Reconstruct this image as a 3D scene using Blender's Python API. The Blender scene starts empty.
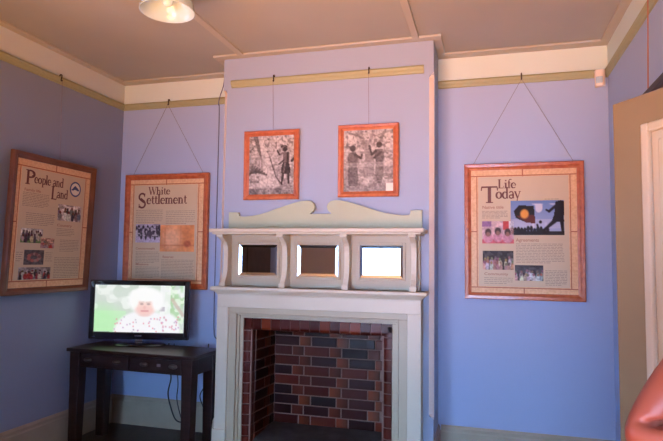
import bpy, bmesh, math, random
import numpy as np
from mathutils import Vector, Matrix

S = bpy.context.scene
COL = S.collection
XL, XR, D, ZC, ZR, YR = -1.25, 2.946, 0.403, 3.15, 2.89, -5.5   # left wall, right wall, breast depth, ceiling, rail underside, rear wall

# ------------------------------------------------------------------ materials
def mat(name, col, rough=0.6, metal=0.0, var=0.0, scale=8.0, bump=0.0, spec=0.5, stretch=None, col2=None, coat=0.0):
    m = bpy.data.materials.new(name); m.use_nodes = True
    nt = m.node_tree; b = nt.nodes['Principled BSDF']
    b.inputs['Base Color'].default_value = (*col, 1)
    b.inputs['Roughness'].default_value = rough
    b.inputs['Metallic'].default_value = metal
    b.inputs['Specular IOR Level'].default_value = spec
    if coat: b.inputs['Coat Weight'].default_value = coat; b.inputs['Coat Roughness'].default_value = 0.08
    if var or bump or col2:
        tc = nt.nodes.new('ShaderNodeTexCoord'); mp = nt.nodes.new('ShaderNodeMapping')
        if stretch: mp.inputs['Scale'].default_value = stretch
        no = nt.nodes.new('ShaderNodeTexNoise'); no.inputs['Scale'].default_value = scale; no.inputs['Detail'].default_value = 5
        nt.links.new(tc.outputs['Object'], mp.inputs['Vector']); nt.links.new(mp.outputs['Vector'], no.inputs['Vector'])
        if var or col2:
            mx = nt.nodes.new('ShaderNodeMix'); mx.data_type = 'RGBA'
            c2 = col2 if col2 else tuple(c * (1 - var) for c in col)
            c1 = col if col2 else tuple(min(1, c * (1 + var * .5)) for c in col)
            mx.inputs[6].default_value = (*c2, 1); mx.inputs[7].default_value = (*c1, 1)
            rp = nt.nodes.new('ShaderNodeMapRange'); rp.inputs[1].default_value = .35; rp.inputs[2].default_value = .65
            nt.links.new(no.outputs['Fac'], rp.inputs[0]); nt.links.new(rp.outputs[0], mx.inputs[0])
            nt.links.new(mx.outputs[2], b.inputs['Base Color'])
        if bump:
            bp = nt.nodes.new('ShaderNodeBump'); bp.inputs['Strength'].default_value = bump; bp.inputs['Distance'].default_value = .01
            nt.links.new(no.outputs['Fac'], bp.inputs['Height']); nt.links.new(bp.outputs['Normal'], b.inputs['Normal'])
    return m

def wall_mat(name, low, high=None, zsplit=2.92):
    """painted plaster; optional second paint above the picture rail (object Z)"""
    m = mat(name, low, .62, bump=.06, scale=30)
    if high:
        nt = m.node_tree; b = nt.nodes['Principled BSDF']
        tc = nt.nodes.new('ShaderNodeTexCoord'); sx = nt.nodes.new('ShaderNodeSeparateXYZ'); gt = nt.nodes.new('ShaderNodeMath'); gt.operation = 'GREATER_THAN'; gt.inputs[1].default_value = zsplit
        mx = nt.nodes.new('ShaderNodeMix'); mx.data_type = 'RGBA'; mx.inputs[6].default_value = (*low, 1); mx.inputs[7].default_value = (*high, 1)
        nt.links.new(tc.outputs['Object'], sx.inputs[0]); nt.links.new(sx.outputs['Z'], gt.inputs[0]); nt.links.new(gt.outputs[0], mx.inputs[0]); nt.links.new(mx.outputs[2], b.inputs['Base Color'])
    return m

def attr_mat(name, rough=.3, emit=0.0, bump=0.0, spec=.5):
    m = bpy.data.materials.new(name); m.use_nodes = True
    nt = m.node_tree; b = nt.nodes['Principled BSDF']; a = nt.nodes.new('ShaderNodeAttribute'); a.attribute_name = 'Col'
    b.inputs['Roughness'].default_value = rough; b.inputs['Specular IOR Level'].default_value = spec
    if emit:
        b.inputs['Base Color'].default_value = (.01, .01, .01, 1)
        nt.links.new(a.outputs['Color'], b.inputs['Emission Color']); b.inputs['Emission Strength'].default_value = emit
    else:
        nt.links.new(a.outputs['Color'], b.inputs['Base Color'])
    return m

BLUE = (.37, .47, .70)
M = dict(
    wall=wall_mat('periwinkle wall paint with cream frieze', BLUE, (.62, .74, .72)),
    wall_shaded=wall_mat('periwinkle wall paint with cream frieze, dim side', (.24, .29, .41), (.60, .66, .66)),  # same paint on the left wall, its shade put into the colour
    breast=wall_mat('periwinkle breast paint', (.315, .385, .53)),  # same paint as the walls, colour darkened to temper the light here
    rear=wall_mat('beige rear wall paint', (.72, .60, .50)),
    ceil=mat('peach ceiling paint', (.38, .40, .40), .8, var=.04, scale=2),
    ctrim=mat('peach ceiling batten paint', (.44, .44, .41), .6),
    rail=mat('olive cream picture rail paint', (.33, .34, .19), .5),
    skirt=mat('stone skirting paint', (.33, .28, .205), .5, var=.05),
    bead=mat('cream chamfer paint', (.80, .72, .66), .5),
    cream=mat('cream mantel paint', (.57, .53, .42), .4, var=.03, scale=4),
    buff=mat('buff pediment paint', (.40, .43, .29), .45, var=.03, scale=4),
    taupe=mat('taupe mantel paint', (.38, .32, .22), .45, var=.03, scale=4),
    dark_floor=mat('dark stained floor boards', (.030, .022, .017), .5, var=.4, scale=6, stretch=(12, 1, 1)),
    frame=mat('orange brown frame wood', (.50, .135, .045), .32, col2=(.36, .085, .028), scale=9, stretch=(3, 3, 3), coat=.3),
    frame_shaded=mat('dark brown frame wood', (.17, .062, .028), .35, col2=(.11, .04, .018), scale=9, coat=.2),  # the orange brown wood again, darkened to paint in the left wall's shade
    frame_blk=mat('near black frame wood', (.02, .015, .013), .4, var=.3),
    cord=mat('brown hanging cord', (.20, .15, .17), .8, var=.2),
    hook=mat('dark bronze hook', (.03, .018, .01), .4, metal=.6, var=.2),
    paper=mat('cream printed paper', (.61, .48, .325), .5, var=.03, scale=5, spec=.2),
    border=mat('woven beige border print', (.78, .50, .27), .5, col2=(.66, .38, .19), scale=60),
    bline=mat('rust border line print', (.40, .12, .05), .5, var=.1),
    title=mat('plum brown title ink', (.13, .03, .025), .5, var=.1),
    ink=mat('grey brown body ink', (.33, .25, .18), .5, var=.1),
    subink=mat('rust heading ink', (.36, .15, .10), .5, var=.1),
    wood=mat('dark mahogany', (.020, .007, .005), .38, col2=(.010, .004, .003), scale=4, stretch=(1, 14, 14), spec=.3),
    pull=mat('antique pewter', (.09, .08, .075), .35, metal=.8, var=.2),
    chrome=mat('bright steel', (.75, .75, .78), .15, metal=1, var=.05),
    black=mat('gloss black plastic', (.006, .006, .008), .12, var=.1),
    mblack=mat('matt black plastic', (.008, .008, .009), .5, var=.1),
    mirror=mat('mirror glass', (.86, .86, .86), .01, metal=1, var=.001),
    bevel=mat('bevelled mirror edge', (.9, .9, .92), .02, metal=1, var=.001),
    mortar=mat('pink grey mortar', (.15, .085, .065), .8, var=.2, scale=40, bump=.2),
    soot=mat('sooty hearth slab', (.028, .026, .026), .7, var=.5, scale=9, bump=.3),
    brick=attr_mat('glazed brick', .28, spec=.16),
    photo=attr_mat('printed photograph', .45, spec=.15),
    glossy_photo=attr_mat('photograph under glass', .12, spec=.35),
    screen=attr_mat('lit television picture', .15, emit=.97),
    door=mat('taupe door paint', (.19, .145, .08), .45, var=.04),
    dpanel=mat('pale door panel paint', (.40, .38, .32), .45, var=.03),
    dark_door=mat('dark brown door wood', (.05, .03, .022), .4, var=.3),
    white=mat('white plastic', (.80, .72, .66), .4, var=.03),
    enamel=mat('white enamel', (.44, .60, .74), .12, var=.02),
    bulb=mat('pearl bulb glass', (.55, .8, .95), .2, var=.01),
    cable=mat('black rubber cable', (.006, .006, .007), .5, var=.1),
    bcable=mat('painted blue grey cable', (.10, .12, .22), .5, var=.1),
    skin=mat('tanned skin', (.27, .066, .04), .5, var=.12, scale=14),
    shirt=mat('navy cotton', (.03, .035, .07), .8, var=.2, scale=30),
    trousers=mat('charcoal cloth', (.03, .03, .033), .8, var=.2, scale=30),
    shoe=mat('black shoe leather', (.01, .01, .01), .4, var=.2),
    hair=mat('dark brown hair', (.03, .017, .01), .5, var=.3, scale=40),
    navy=mat('navy emblem print', (.04, .07, .20), .5, var=.1),
    palewhite=mat('off white emblem print', (.72, .66, .56), .5, var=.05),
    sash=mat('white sash paint', (.7, .68, .64), .5, var=.03),
    glass=None,
)
g = bpy.data.materials.new('window glass'); g.use_nodes = True
gn = g.node_tree.nodes; gn['Principled BSDF'].inputs['Transmission Weight'].default_value = 1; gn['Principled BSDF'].inputs['Roughness'].default_value = 0; gn['Principled BSDF'].inputs['IOR'].default_value = 1.01
M['glass'] = g

# ------------------------------------------------------------------ mesh helpers
def bx(bm, x0, x1, y0, y1, z0, z1, mi=0):
    v = [bm.verts.new((x, y, z)) for x in (x0, x1) for y in (y0, y1) for z in (z0, z1)]
    for f in ((0, 1, 3, 2), (4, 6, 7, 5), (0, 4, 5, 1), (2, 3, 7, 6), (0, 2, 6, 4), (1, 5, 7, 3)):
        bm.faces.new([v[i] for i in f]).material_index = mi
    return v

def prism(bm, pts, a0, a1, axis='y', mi=0):
    """extrude a 2-D outline: axis y -> pts (x,z); axis x -> pts (y,z); axis z -> pts (x,y)"""
    def P(p, a):
        return {'y': (p[0], a, p[1]), 'x': (a, p[0], p[1]), 'z': (p[0], p[1], a)}[axis]
    A = [bm.verts.new(P(p, a0)) for p in pts]; B = [bm.verts.new(P(p, a1)) for p in pts]
    n = len(pts)
    bm.faces.new(A).material_index = mi; bm.faces.new(B[::-1]).material_index = mi
    for i in range(n):
        bm.faces.new((A[i], B[i], B[(i + 1) % n], A[(i + 1) % n])).material_index = mi

def lathe(bm, prof, seg=32, cx=0, cy=0, cap=True):
    rings = []
    for r, z in prof:
        rings.append([bm.verts.new((cx + r * math.cos(2 * math.pi * i / seg), cy + r * math.sin(2 * math.pi * i / seg), z)) for i in range(seg)])
    for a, b in zip(rings, rings[1:]):
        for i in range(seg):
            bm.faces.new((a[i], a[(i + 1) % seg], b[(i + 1) % seg], b[i]))
    if cap:
        bm.faces.new(rings[0][::-1]); bm.faces.new(rings[-1])

def tube(bm, pts, r, seg=6):
    pts = [Vector(p) for p in pts]; rings = []
    for i, p in enumerate(pts):
        t = (pts[min(i + 1, len(pts) - 1)] - pts[max(i - 1, 0)]).normalized()
        a = t.orthogonal().normalized() if abs(t.z) > .9 else t.cross(Vector((0, 0, 1))).normalized()
        if rings and a.dot(la) < 0: a = -a
        la = a; b = t.cross(a)
        rings.append([bm.verts.new(p + r * (math.cos(2 * math.pi * k / seg) * a + math.sin(2 * math.pi * k / seg) * b)) for k in range(seg)])
    for A, B in zip(rings, rings[1:]):
        for k in range(seg):
            bm.faces.new((A[k], A[(k + 1) % seg], B[(k + 1) % seg], B[k]))
    bm.faces.new(rings[0][::-1]); bm.faces.new(rings[-1])

def spline(pts, n=10):
    """Catmull-Rom through points"""
    P = [Vector(p) for p in pts]; P = [2 * P[0] - P[1]] + P + [2 * P[-1] - P[-2]]; out = []
    for i in range(1, len(P) - 2):
        for k in range(n):
            t = k / n; a, b, c, d = P[i - 1:i + 3]
            out.append(.5 * ((2 * b) + (c - a) * t + (2 * a - 5 * b + 4 * c - d) * t * t + (3 * b - a - 3 * c + d) * t ** 3))
    return out + [P[-2]]

def obj(name, bm, m, parent=None, smooth=False, bevel=0.0):
    bmesh.ops.recalc_face_normals(bm, faces=bm.faces)
    me = bpy.data.meshes.new(name); bm.to_mesh(me); bm.free()
    for x in (m if isinstance(m, (list, tuple)) else [m]): me.materials.append(x)
    if smooth:
        for p in me.polygons: p.use_smooth = True
    o = bpy.data.objects.new(name, me); COL.objects.link(o)
    if parent: o.parent = parent
    if bevel:
        b = o.modifiers.new('bevel', 'BEVEL'); b.width = bevel; b.segments = 2; b.limit_method = 'ANGLE'
    return o

def box(name, dims, m, parent=None, bevel=0.0):
    bm = bmesh.new(); bx(bm, *dims); return obj(name, bm, m, parent, bevel=bevel)

def thing(name, label, cat, loc=(0, 0, 0), rot=(0, 0, 0), group=None):
    o = bpy.data.objects.new(name, None); COL.objects.link(o); o.location = loc; o.rotation_euler = rot
    o.empty_display_size = .1
    return tag(o, label, cat, group)

def tag(o, label, cat, group=None):
    o['label'] = label; o['category'] = cat
    if group: o['group'] = group
    return o

def struct(o):
    o['kind'] = 'structure'; return o

def BM(): return bmesh.new()

# ------------------------------------------------------------------ the room
T = .12
struct(box('floor', (XL - T, XR + 1.6, YR - T, T, -.08, 0), M['dark_floor']))
struct(box('ceiling', (XL - T, XR + 1.6, YR - T, T, ZC, ZC + .1), M['ceil']))
struct(box('wall_back', (XL - T, XR + T, 0, T, 0, ZC), M['wall']))

def wall_with_hole(name, axis, a0, a1, b0, b1, h0, h1, z0, z1, m):
    """wall running along b (y or x) from b0 to b1 with an opening h0..h1, z0..z1"""
    bm = BM()
    for c0, c1, d0, d1 in ((b0, h0, 0, ZC), (h1, b1, 0, ZC), (h0, h1, 0, z0), (h0, h1, z1, ZC)):
        if c1 - c0 < 1e-4 or d1 - d0 < 1e-4: continue
        bx(bm, a0, a1, c0, c1, d0, d1) if axis == 'x' else bx(bm, c0, c1, a0, a1, d0, d1)
    return struct(obj(name, bm, m))
WL = (-3.40, -2.10, .85, 2.45)       # side window y0,y1,z0,z1
WRR = (-.10, 1.05, .30, 2.10)
WR2 = (1.55, 2.65, .30, 2.10)        # added unseen rear window x0,x1,z0,z1
DY0, DY1, DZ = -3.985, -3.12, 2.06   # doorway in right wall
wall_with_hole('wall_left', 'x', XL - T, XL, YR, 0, WL[0], WL[1], WL[2], WL[3], M['wall_shaded'])
wall_with_hole('wall_right', 'x', XR, XR + T, YR, 0, DY0, DY1, 0, DZ, M['wall'])
bm = BM()
for a, b, c, d in ((XL - T, WRR[0], 0, ZC), (WRR[1], WR2[0], 0, ZC), (WR2[1], XR + T, 0, ZC), (WRR[0], WRR[1], 0, WRR[2]), (WRR[0], WRR[1], WRR[3], ZC), (WR2[0], WR2[1], 0, WR2[2]), (WR2[0], WR2[1], WR2[3], ZC)):
    bx(bm, a, b, YR - T, YR, c, d)
struct(obj('wall_rear', bm, M['rear']))
# passage beyond the open doorway
bm = BM(); bx(bm, XR + 1.5, XR + 1.6, YR, -2.2, 0, ZC); bx(bm, XR + T, XR + 1.6, -2.2, -2.1, 0, ZC); bx(bm, XR + T, XR + 1.6, YR - T, YR, 0, ZC)
struct(obj('wall_passage', bm, M['rear']))

# chimney breast: solid with a fire opening; corners chamfered between stops
OX0, OX1, OZ = .262, 1.424, 1.045     # fire opening
BW, CH, CZ0, CZ1 = 1.70, .032, .405, 2.875
bm = BM()
for z0, z1, c in ((0, CZ0, 0), (CZ0, CZ1, CH), (CZ1, ZC, 0)):
    L = [(0, 0), (0, -D + c), (c, -D), (OX0, -D), (OX0, 0)] if c else [(0, 0), (0, -D), (OX0, -D), (OX0, 0)]
    Rr = [(OX1, 0), (OX1, -D), (BW - c, -D), (BW, -D + c), (BW, 0)] if c else [(OX1, 0), (OX1, -D), (BW, -D), (BW, 0)]
    prism(bm, L, z0, z1, 'z'); prism(bm, Rr, z0, z1, 'z')
bx(bm, OX0, OX1, -D, 0, OZ, ZC)
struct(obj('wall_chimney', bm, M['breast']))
for n, s, x in ((1, 1, 0), (2, -1, BW)):
    bm = BM(); e = .003
    pts = [(x - s * e, -D + CH), (x + s * CH, -D - e), (x + s * CH, -D + .002), (x + s * .002, -D + CH)]
    prism(bm, pts, CZ0 + .02, CZ1 - .02, 'z')
    # pointed stops at both ends
    for za, zb in ((CZ0 + .02, CZ0 - .015), (CZ1 - .02, CZ1 + .02)):
        a = bm.verts.new((x - s * e, -D + CH, za)); b = bm.verts.new((x + s * CH, -D - e, za)); c = bm.verts.new((x - s * e, -D - e, zb))
        bm.faces.new((a, b, c))
    struct(obj('trim_%d' % n, bm, M['bead']))

# picture rails (moulded section) and the short one on the breast
RP = [(0, 0), (.012, .003), (.016, .018), (.026, .03), (.03, .045), (.022, .058), (.008, .062), (0, .062)]
def rail(n, kind, a0, a1, base, sgn):
    bm = BM()
    if kind == 'x': prism(bm, [(base - p, ZR + q) for p, q in RP], a0, a1, 'x')   # runs along x on a wall facing -y
    else: prism(bm, [(base + sgn * p, ZR + q) for p, q in RP], a0, a1, 'y')
    return struct(obj('trim_%d' % n, bm, M['rail']))
rail(3, 'x', XL, 0, 0, 1); rail(4, 'x', BW, XR, 0, 1)
rail(5, 'y', YR, 0, XL, 1); rail(6, 'y', YR, 0, XR, -1)
rail(7, 'x', .074, 1.63, -D, 1)
# flat trims where walls meet the ceiling
CT = .017
def ctrim(n, *d):
    return struct(box('trim_%d' % n, (*d, ZC - CT, ZC), M['ctrim'], bevel=.004))
ctrim(8, XL, 0, -.10, 0); ctrim(9, BW, XR, -.10, 0)
ctrim(10, XL, XL + .06, YR, -.10); ctrim(11, XR - .06, XR, YR, -.10)
ctrim(12, -.071, 1.76, -.475, -D); ctrim(13, -.071, 0, -D, -.10); ctrim(14, BW, 1.76, -D, -.10)
ctrim(15, .15, .20, YR, -.475); ctrim(16, 1.55, 1.60, YR, -.475)
# skirting
SK = [(0, 0), (.022, 0), (.022, .20), (.017, .212), (.017, .232), (.006, .25), (0, .25)]
def skirt(name, kind, a0, a1, base, sgn=1):
    bm = BM()
    if kind == 'x': prism(bm, [(base - p, q) for p, q in SK], a0, a1, 'x')
    else: prism(bm, [(base + sgn * p, q) for p, q in SK], a0, a1, 'y')
    return struct(obj(name, bm, M['skirt']))
skirt('baseboard_back', 'x', XL, -.022, 0); skirt('baseboard_back_right', 'x', BW + .022, XR, 0)
skirt('baseboard_left', 'y', YR, -.022, XL, 1); skirt('baseboard_right', 'y', DY1 + .09, -.022, XR, -1)
skirt('baseboard_chimney_left', 'y', -D, 0, 0, -1); skirt('baseboard_chimney_right', 'y', -D, 0, BW, 1)

# windows (behind the photographer; seen in the mirrors, except the third, added for light)
def window(name, axis, a, b0, b1, z0, z1):
    fr = BM()
    def put(bm, c0, c1, d0, d1, t0, t1):
        bx(bm, a + t0, a + t1, c0, c1, d0, d1) if axis == 'x' else bx(bm, c0, c1, a + t0, a + t1, d0, d1)
    w = .06
    put(fr, b0, b0 + w, z0, z1, -.08, .0); put(fr, b1 - w, b1, z0, z1, -.08, .0)
    put(fr, b0 + w, b1 - w, z0, z0 + w, -.08, 0); put(fr, b0 + w, b1 - w, z1 - w, z1, -.08, 0)
    o = struct(obj(name, fr, M['sash']))
    gl = BM(); put(gl, b0 + w, b1 - w, z0 + w, z1 - w, -.045, -.04); obj('window_pane', gl, M['glass'], o)
    ar = BM()
    for c0, c1, d0, d1 in ((b0 - .09, b0, z0 - .09, z1 + .09), (b1, b1 + .09, z0 - .09, z1 + .09), (b0, b1, z1, z1 + .09), (b0, b1, z0 - .09, z0)):
        put(ar, c0, c1, d0, d1, 0, .02)
    obj('architrave', ar, M['sash'], o)
window('window_1', 'x', XL, WL[0], WL[1], WL[2], WL[3])
window('window_2', 'y', YR, *WRR)
window('added_window', 'y', YR, *WR2)
# dark timber door further back on the left wall (shows brown in the left mirror)
d2 = struct(box('door_2', (XL + .001, XL + .035, -4.60, -3.58, 0, 2.1), M['dark_door']))
box('door_panel', (XL + .03, XL + .045, -4.47, -3.71, 1.15, 1.95), M['dark_door'], d2, .01)
box('door_panel', (XL + .03, XL + .045, -4.47, -3.71, .2, 1.0), M['dark_door'], d2, .01)

# doorway casing and the open panelled door
bm = BM()
for y0, y1, z0, z1 in ((DY1, DY1 + .09, 0, DZ + .09), (DY0 - .09, DY0, 0, DZ + .09), (DY0, DY1, DZ, DZ + .09)):
    bx(bm, XR - .02, XR, y0, y1, z0, z1)
struct(obj('trim_17', bm, M['door']))
hx, hy = XR - .028, -3.10
ang = math.atan2(-2.395 - hy, 2.482 - hx)
W_ = math.hypot(2.482 - hx, -2.395 - hy)
d1 = bpy.data.objects.new('door_1', None); COL.objects.link(d1); d1.location = (hx, hy, 0); d1.rotation_euler = (0, 0, ang); struct(d1)
# local x from hinge to free edge; the face the photo shows looks along local +y
def leaf():
    bm = BM(); t0, t1 = -.036, 0; st = .115; zr = (.01, .22, .95, 1.07, 1.945, 2.04)
    bx(bm, 0, st, t0, t1, zr[0], zr[5]); bx(bm, W_ - st, W_, t0, t1, zr[0], zr[5])
    bx(bm, W_ / 2 - .05, W_ / 2 + .05, t0, t1, zr[1], zr[4])
    for a, b in ((zr[0], zr[1]), (zr[2], zr[3]), (zr[4], zr[5])): bx(bm, st, W_ - st, t0, t1, a, b)
    return bm
obj('door_frame', leaf(), M['door'], d1)
for x0, x1 in ((.115, W_ / 2 - .05), (W_ / 2 + .05, W_ - .115)):
    for z0, z1 in ((.22, .95), (1.07, 1.945)):
        bm = BM(); bx(bm, x0, x1, -.026, -.012, z0, z1)
        bx(bm, x0 + .055, x1 - .055, -.03, -.004, z0 + .055, z1 - .055)
        p = obj('door_panel', bm, M['dpanel'], d1, bevel=.004)
        bm = BM(); w = .03
        for a, b, c, e in ((x0, x0 + w, z0, z1), (x1 - w, x1, z0, z1), (x0 + w, x1 - w, z0, z0 + w), (x0 + w, x1 - w, z1 - w, z1)):
            bx(bm, a, b, -.012, .008, c, e)
        obj('moulding', bm, M['dpanel'], p, bevel=.006)

# ------------------------------------------------------------------ colour pictures on fine grids
def noise2(h, w, cell, seed):
    r = np.random.RandomState(seed); gh, gw = int(h / cell) + 3, int(w / cell) + 3
    G = r.rand(gh, gw); y = np.arange(h) / cell; x = np.arange(w) / cell
    y0 = y.astype(int); x0 = x.astype(int); fy = (y - y0)[:, None]; fx = (x - x0)[None, :]
    fy = fy * fy * (3 - 2 * fy); fx = fx * fx * (3 - 2 * fx)
    a = G[y0][:, x0]; b = G[y0][:, x0 + 1]; c = G[y0 + 1][:, x0]; d = G[y0 + 1][:, x0 + 1]
    return (a * (1 - fx) + b * fx) * (1 - fy) + (c * (1 - fx) + d * fx) * fy

class Pic:
    def __init__(s, w, h, col, seed=0):
        s.w, s.h, s.seed = w, h, seed
        s.a = np.ones((h, w, 3)) * np.array(col); s.v, s.u = np.meshgrid((np.arange(h) + .5) / h, (np.arange(w) + .5) / w, indexing='ij')
    def mix(s, m, col): s.a = s.a * (1 - m[..., None]) + np.array(col) * m[..., None]
    def ell(s, u, v, ru, rv, col, soft=.25, k=1.0, rot=0):
        c, n = math.cos(rot), math.sin(rot); du, dv = s.u - u, s.v - v; asp = s.h / s.w
        x = du * c + dv * asp * n; y = -du * n / asp + dv * c
        d = np.sqrt((x / ru) ** 2 + (y / rv) ** 2); s.mix(np.clip((1 - d) / soft + .5, 0, 1) * k, col)
    def seg(s, u0, v0, u1, v1, r, col, k=1.0, r1=None):
        asp = s.h / s.w; du, dv = u1 - u0, (v1 - v0) * asp; L = du * du + dv * dv + 1e-9
        t = np.clip(((s.u - u0) * du + (s.v - v0) * asp * dv) / L, 0, 1)
        d = np.hypot(s.u - u0 - t * du, (s.v - v0) * asp - t * dv); rr = r + ((r1 if r1 is not None else r) - r) * t
        s.mix(np.clip((rr - d) / .012 + .5, 0, 1) * k, col)
    def rect(s, u0, v0, u1, v1, col, k=1.0):
        s.mix(((s.u >= u0) & (s.u <= u1) & (s.v >= v0) & (s.v <= v1)) * k, col)
    def poly(s, pts, col, k=1.0):
        ins = np.zeros((s.h, s.w), bool); n = len(pts)
        for i in range(n):
            (x0, y0), (x1, y1) = pts[i], pts[(i + 1) % n]
            if y0 == y1: continue
            c = ((y0 > s.v) != (y1 > s.v)) & (s.u < (x1 - x0) * (s.v - y0) / (y1 - y0) + x0); ins ^= c
        s.mix(ins * k, col)
    def grain(s, cell, amt, seed=1):
        s.a = np.clip(s.a * (1 + amt * (noise2(s.h, s.w, cell, seed)[..., None] - .5) * 2), 0, 1)
    def blot(s, cell, thr, col, seed, k=1.0, region=None):
        m = np.clip((noise2(s.h, s.w, cell, seed) - thr) / .12, 0, 1) * k
        if region is not None: m = m * ((s.u >= region[0]) & (s.v >= region[1]) & (s.u <= region[2]) & (s.v <= region[3]))
        s.mix(m, col)

def pic_obj(name, pic, x0, x1, z0, z1, y, m, parent, label=None):
    """image as a fine grid of vertex colours facing local -y; row 0 is the top"""
    h, w = pic.h, pic.w
    xs = np.linspace(x0, x1, w); zs = np.linspace(z1, z0, h)
    V = [(xs[i], y, zs[j]) for j in range(h) for i in range(w)]
    F = [(j * w + i, (j + 1) * w + i, (j + 1) * w + i + 1, j * w + i + 1) for j in range(h - 1) for i in range(w - 1)]
    me = bpy.data.meshes.new(name); me.from_pydata(V, [], F)
    at = me.color_attributes.new('Col', 'FLOAT_COLOR', 'POINT')
    c = np.ones((h * w, 4), np.float32); c[:, :3] = np.clip(pic.a, 0, 1).reshape(-1, 3); at.data.foreach_set('color', c.ravel())
    me.materials.append(m); o = bpy.data.objects.new(name, me); COL.objects.link(o); o.parent = parent
    if label: o['label'] = label
    return o

# ------------------------------------------------------------------ a serif letter set drawn as strokes
TK, TN = .15, .065
def arc(cx, cy, rx, ry, a0, a1, n=14):
    return [(cx + rx * math.cos(math.radians(a0 + (a1 - a0) * i / n)), cy + ry * math.sin(math.radians(a0 + (a1 - a0) * i / n))) for i in range(n + 1)]
def stem(x, y0, y1, s=True, l=.1, top=True, flag=False):
    r = [([(x, y0), (x, y1)], TK)]
    if s: r.append(([(x - l - .06, y0 + .025), (x + l + .06, y0 + .025)], .05))
    if top and not flag: r.append(([(x - l - .06, y1 - .025), (x + l + .06, y1 - .025)], .05))
    if flag: r.append(([(x - .16, y1 - .06), (x, y1 - .02)], .06))
    return r
XH = .62
def lower_e(): return [(arc(.27, .30, .22, .28, 0, 320), .085), ([(.07, .33), (.49, .33)], .05), (arc(.27, .30, .21, .27, 120, 240), .14)]
def lower_o(): return [(arc(.29, .30, .23, .28, 0, 360), .075), (arc(.29, .30, .225, .26, 130, 230), .14), (arc(.29, .30, .225, .26, -50, 50), .14)]
def arch(x0, x1): return [(arc((x0 + x1) / 2, .40, (x1 - x0) / 2, .17, 170, 0), .09)] + [([(x1, .42), (x1, 0)], TK * .9), ([(x1 - .14, .025), (x1 + .14, .025)], .05)]
GL = {
    'P': (stem(.17, 0, 1) + [(arc(.30, .73, .30, .235, 95, -95), .09), (arc(.32, .73, .27, .2, 50, -50), .15), ([(.17, .965), (.32, .965)], .06), ([(.17, .495), (.32, .495)], .06)], .66),
    'L': (stem(.17, 0, 1) + [([(.17, .035), (.58, .035)], .07), ([(.57, .03), (.62, .26)], .05)], .68),
    'T': (stem(.40, 0, 1) + [([(.04, .96), (.76, .96)], .075), ([(.05, .96), (.03, .74)], .05), ([(.75, .96), (.77, .74)], .05)], .78),
    'W': ([([(.06, 1), (.31, 0)], .13), ([(.31, 0), (.52, .95)], .06), ([(.48, 1), (.73, 0)], .13), ([(.73, 0), (.97, 1)], .06), ([(-.05, .975), (.2, .975)], .05), ([(.38, .975), (.6, .975)], .05), ([(.86, .975), (1.07, .975)], .05)], 1.02),
    'S': ([(arc(.31, .74, .20, .23, 40, 180) + arc(.31, .74, .20, .2, 180, 250)[1:], .10), ([(.19, .62), (.46, .40)], .16), (arc(.31, .26, .21, .23, 60, -140), .10), ([(.49, .98), (.47, .74)], .05), ([(.10, .02), (.12, .28)], .05)], .62),
    'a': ([(arc(.25, .42, .17, .18, 150, 0), .09), ([(.42, .44), (.42, .06)], .13), ([(.40, .05), (.52, .04)], .06), (arc(.25, .17, .17, .14, 60, 300), .10), ([(.22, .31), (.42, .36)], .06)], .53),
    'd': ([([(.46, .02), (.46, 1)], .13), ([(.32, .97), (.46, .98)], .06), ([(.46, .03), (.58, .05)], .06), (arc(.27, .30, .20, .28, 30, 330), .08), (arc(.27, .30, .2, .26, 125, 235), .14)], .60),
    'e': (lower_e(), .53), 'o': (lower_o(), .58),
    'f': ([([(.17, 0), (.17, .80)], .13), (arc(.32, .80, .15, .17, 180, 50), .08), ([(.04, .58), (.34, .58)], .06), ([(.03, .025), (.31, .025)], .05)], .36),
    'h': (stem(.15, 0, 1, top=False, flag=True) + arch(.15, .47), .63),
    'i': (stem(.15, 0, XH, top=False, flag=True) + [([(.15, .78), (.15, .92)], .14)], .31),
    'l': (stem(.15, 0, 1, top=False, flag=True), .31),
    'm': (stem(.15, 0, XH, top=False, flag=True) + arch(.15, .45) + arch(.45, .77), .93),
    'n': (stem(.15, 0, XH, top=False, flag=True) + arch(.15, .47), .63),
    'p': ([([(.16, -.30), (.16, .6)], .13), ([(.02, -.28), (.30, -.28)], .05), ([(.02, .55), (.16, .6)], .06), (arc(.33, .30, .20, .28, 150, -150), .08), (arc(.33, .30, .2, .26, 55, -55), .14)], .58),
    't': ([([(.17, .10), (.17, .80)], .13), (arc(.28, .12, .11, .1, 180, 330), .07), ([(.03, .58), (.35, .58)], .06)], .37),
    'y': ([([(.07, .6), (.29, .04)], .12), ([(.50, .6), (.24, -.16)], .06), (arc(.15, -.18, .10, .10, 20, -160), .07), ([(-.02, .595), (.18, .595)], .05), ([(.40, .595), (.60, .595)], .05)], .56),
    ' ': ([], .28),
}
def write(bm, text, x, z, h, width, y):
    """letters of cap height h fitted to the given overall width, baseline at z"""
    adv = sum(GL[c][1] for c in text); sx = width / adv
    for c in text:
        for line, w in GL[c][0]:
            P = [Vector((x + p[0] * sx, z + p[1] * h)) for p in line]; wv = w * 1.15 * (sx + h) / 2
            for i, (a, b) in enumerate(zip(P, P[1:])):
                d = (b - a)
                if d.length < 1e-7: continue
                d.normalize(); n = Vector((-d.y, d.x)) * wv / 2
                ex = d * (wv * .22 if len(P) > 2 else 0)
                bm.faces.new([bm.verts.new((q.x, y, q.y)) for q in (a - ex + n, a - ex - n, b + ex - n, b + ex + n)])
        x += GL[c][1] * sx

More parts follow.
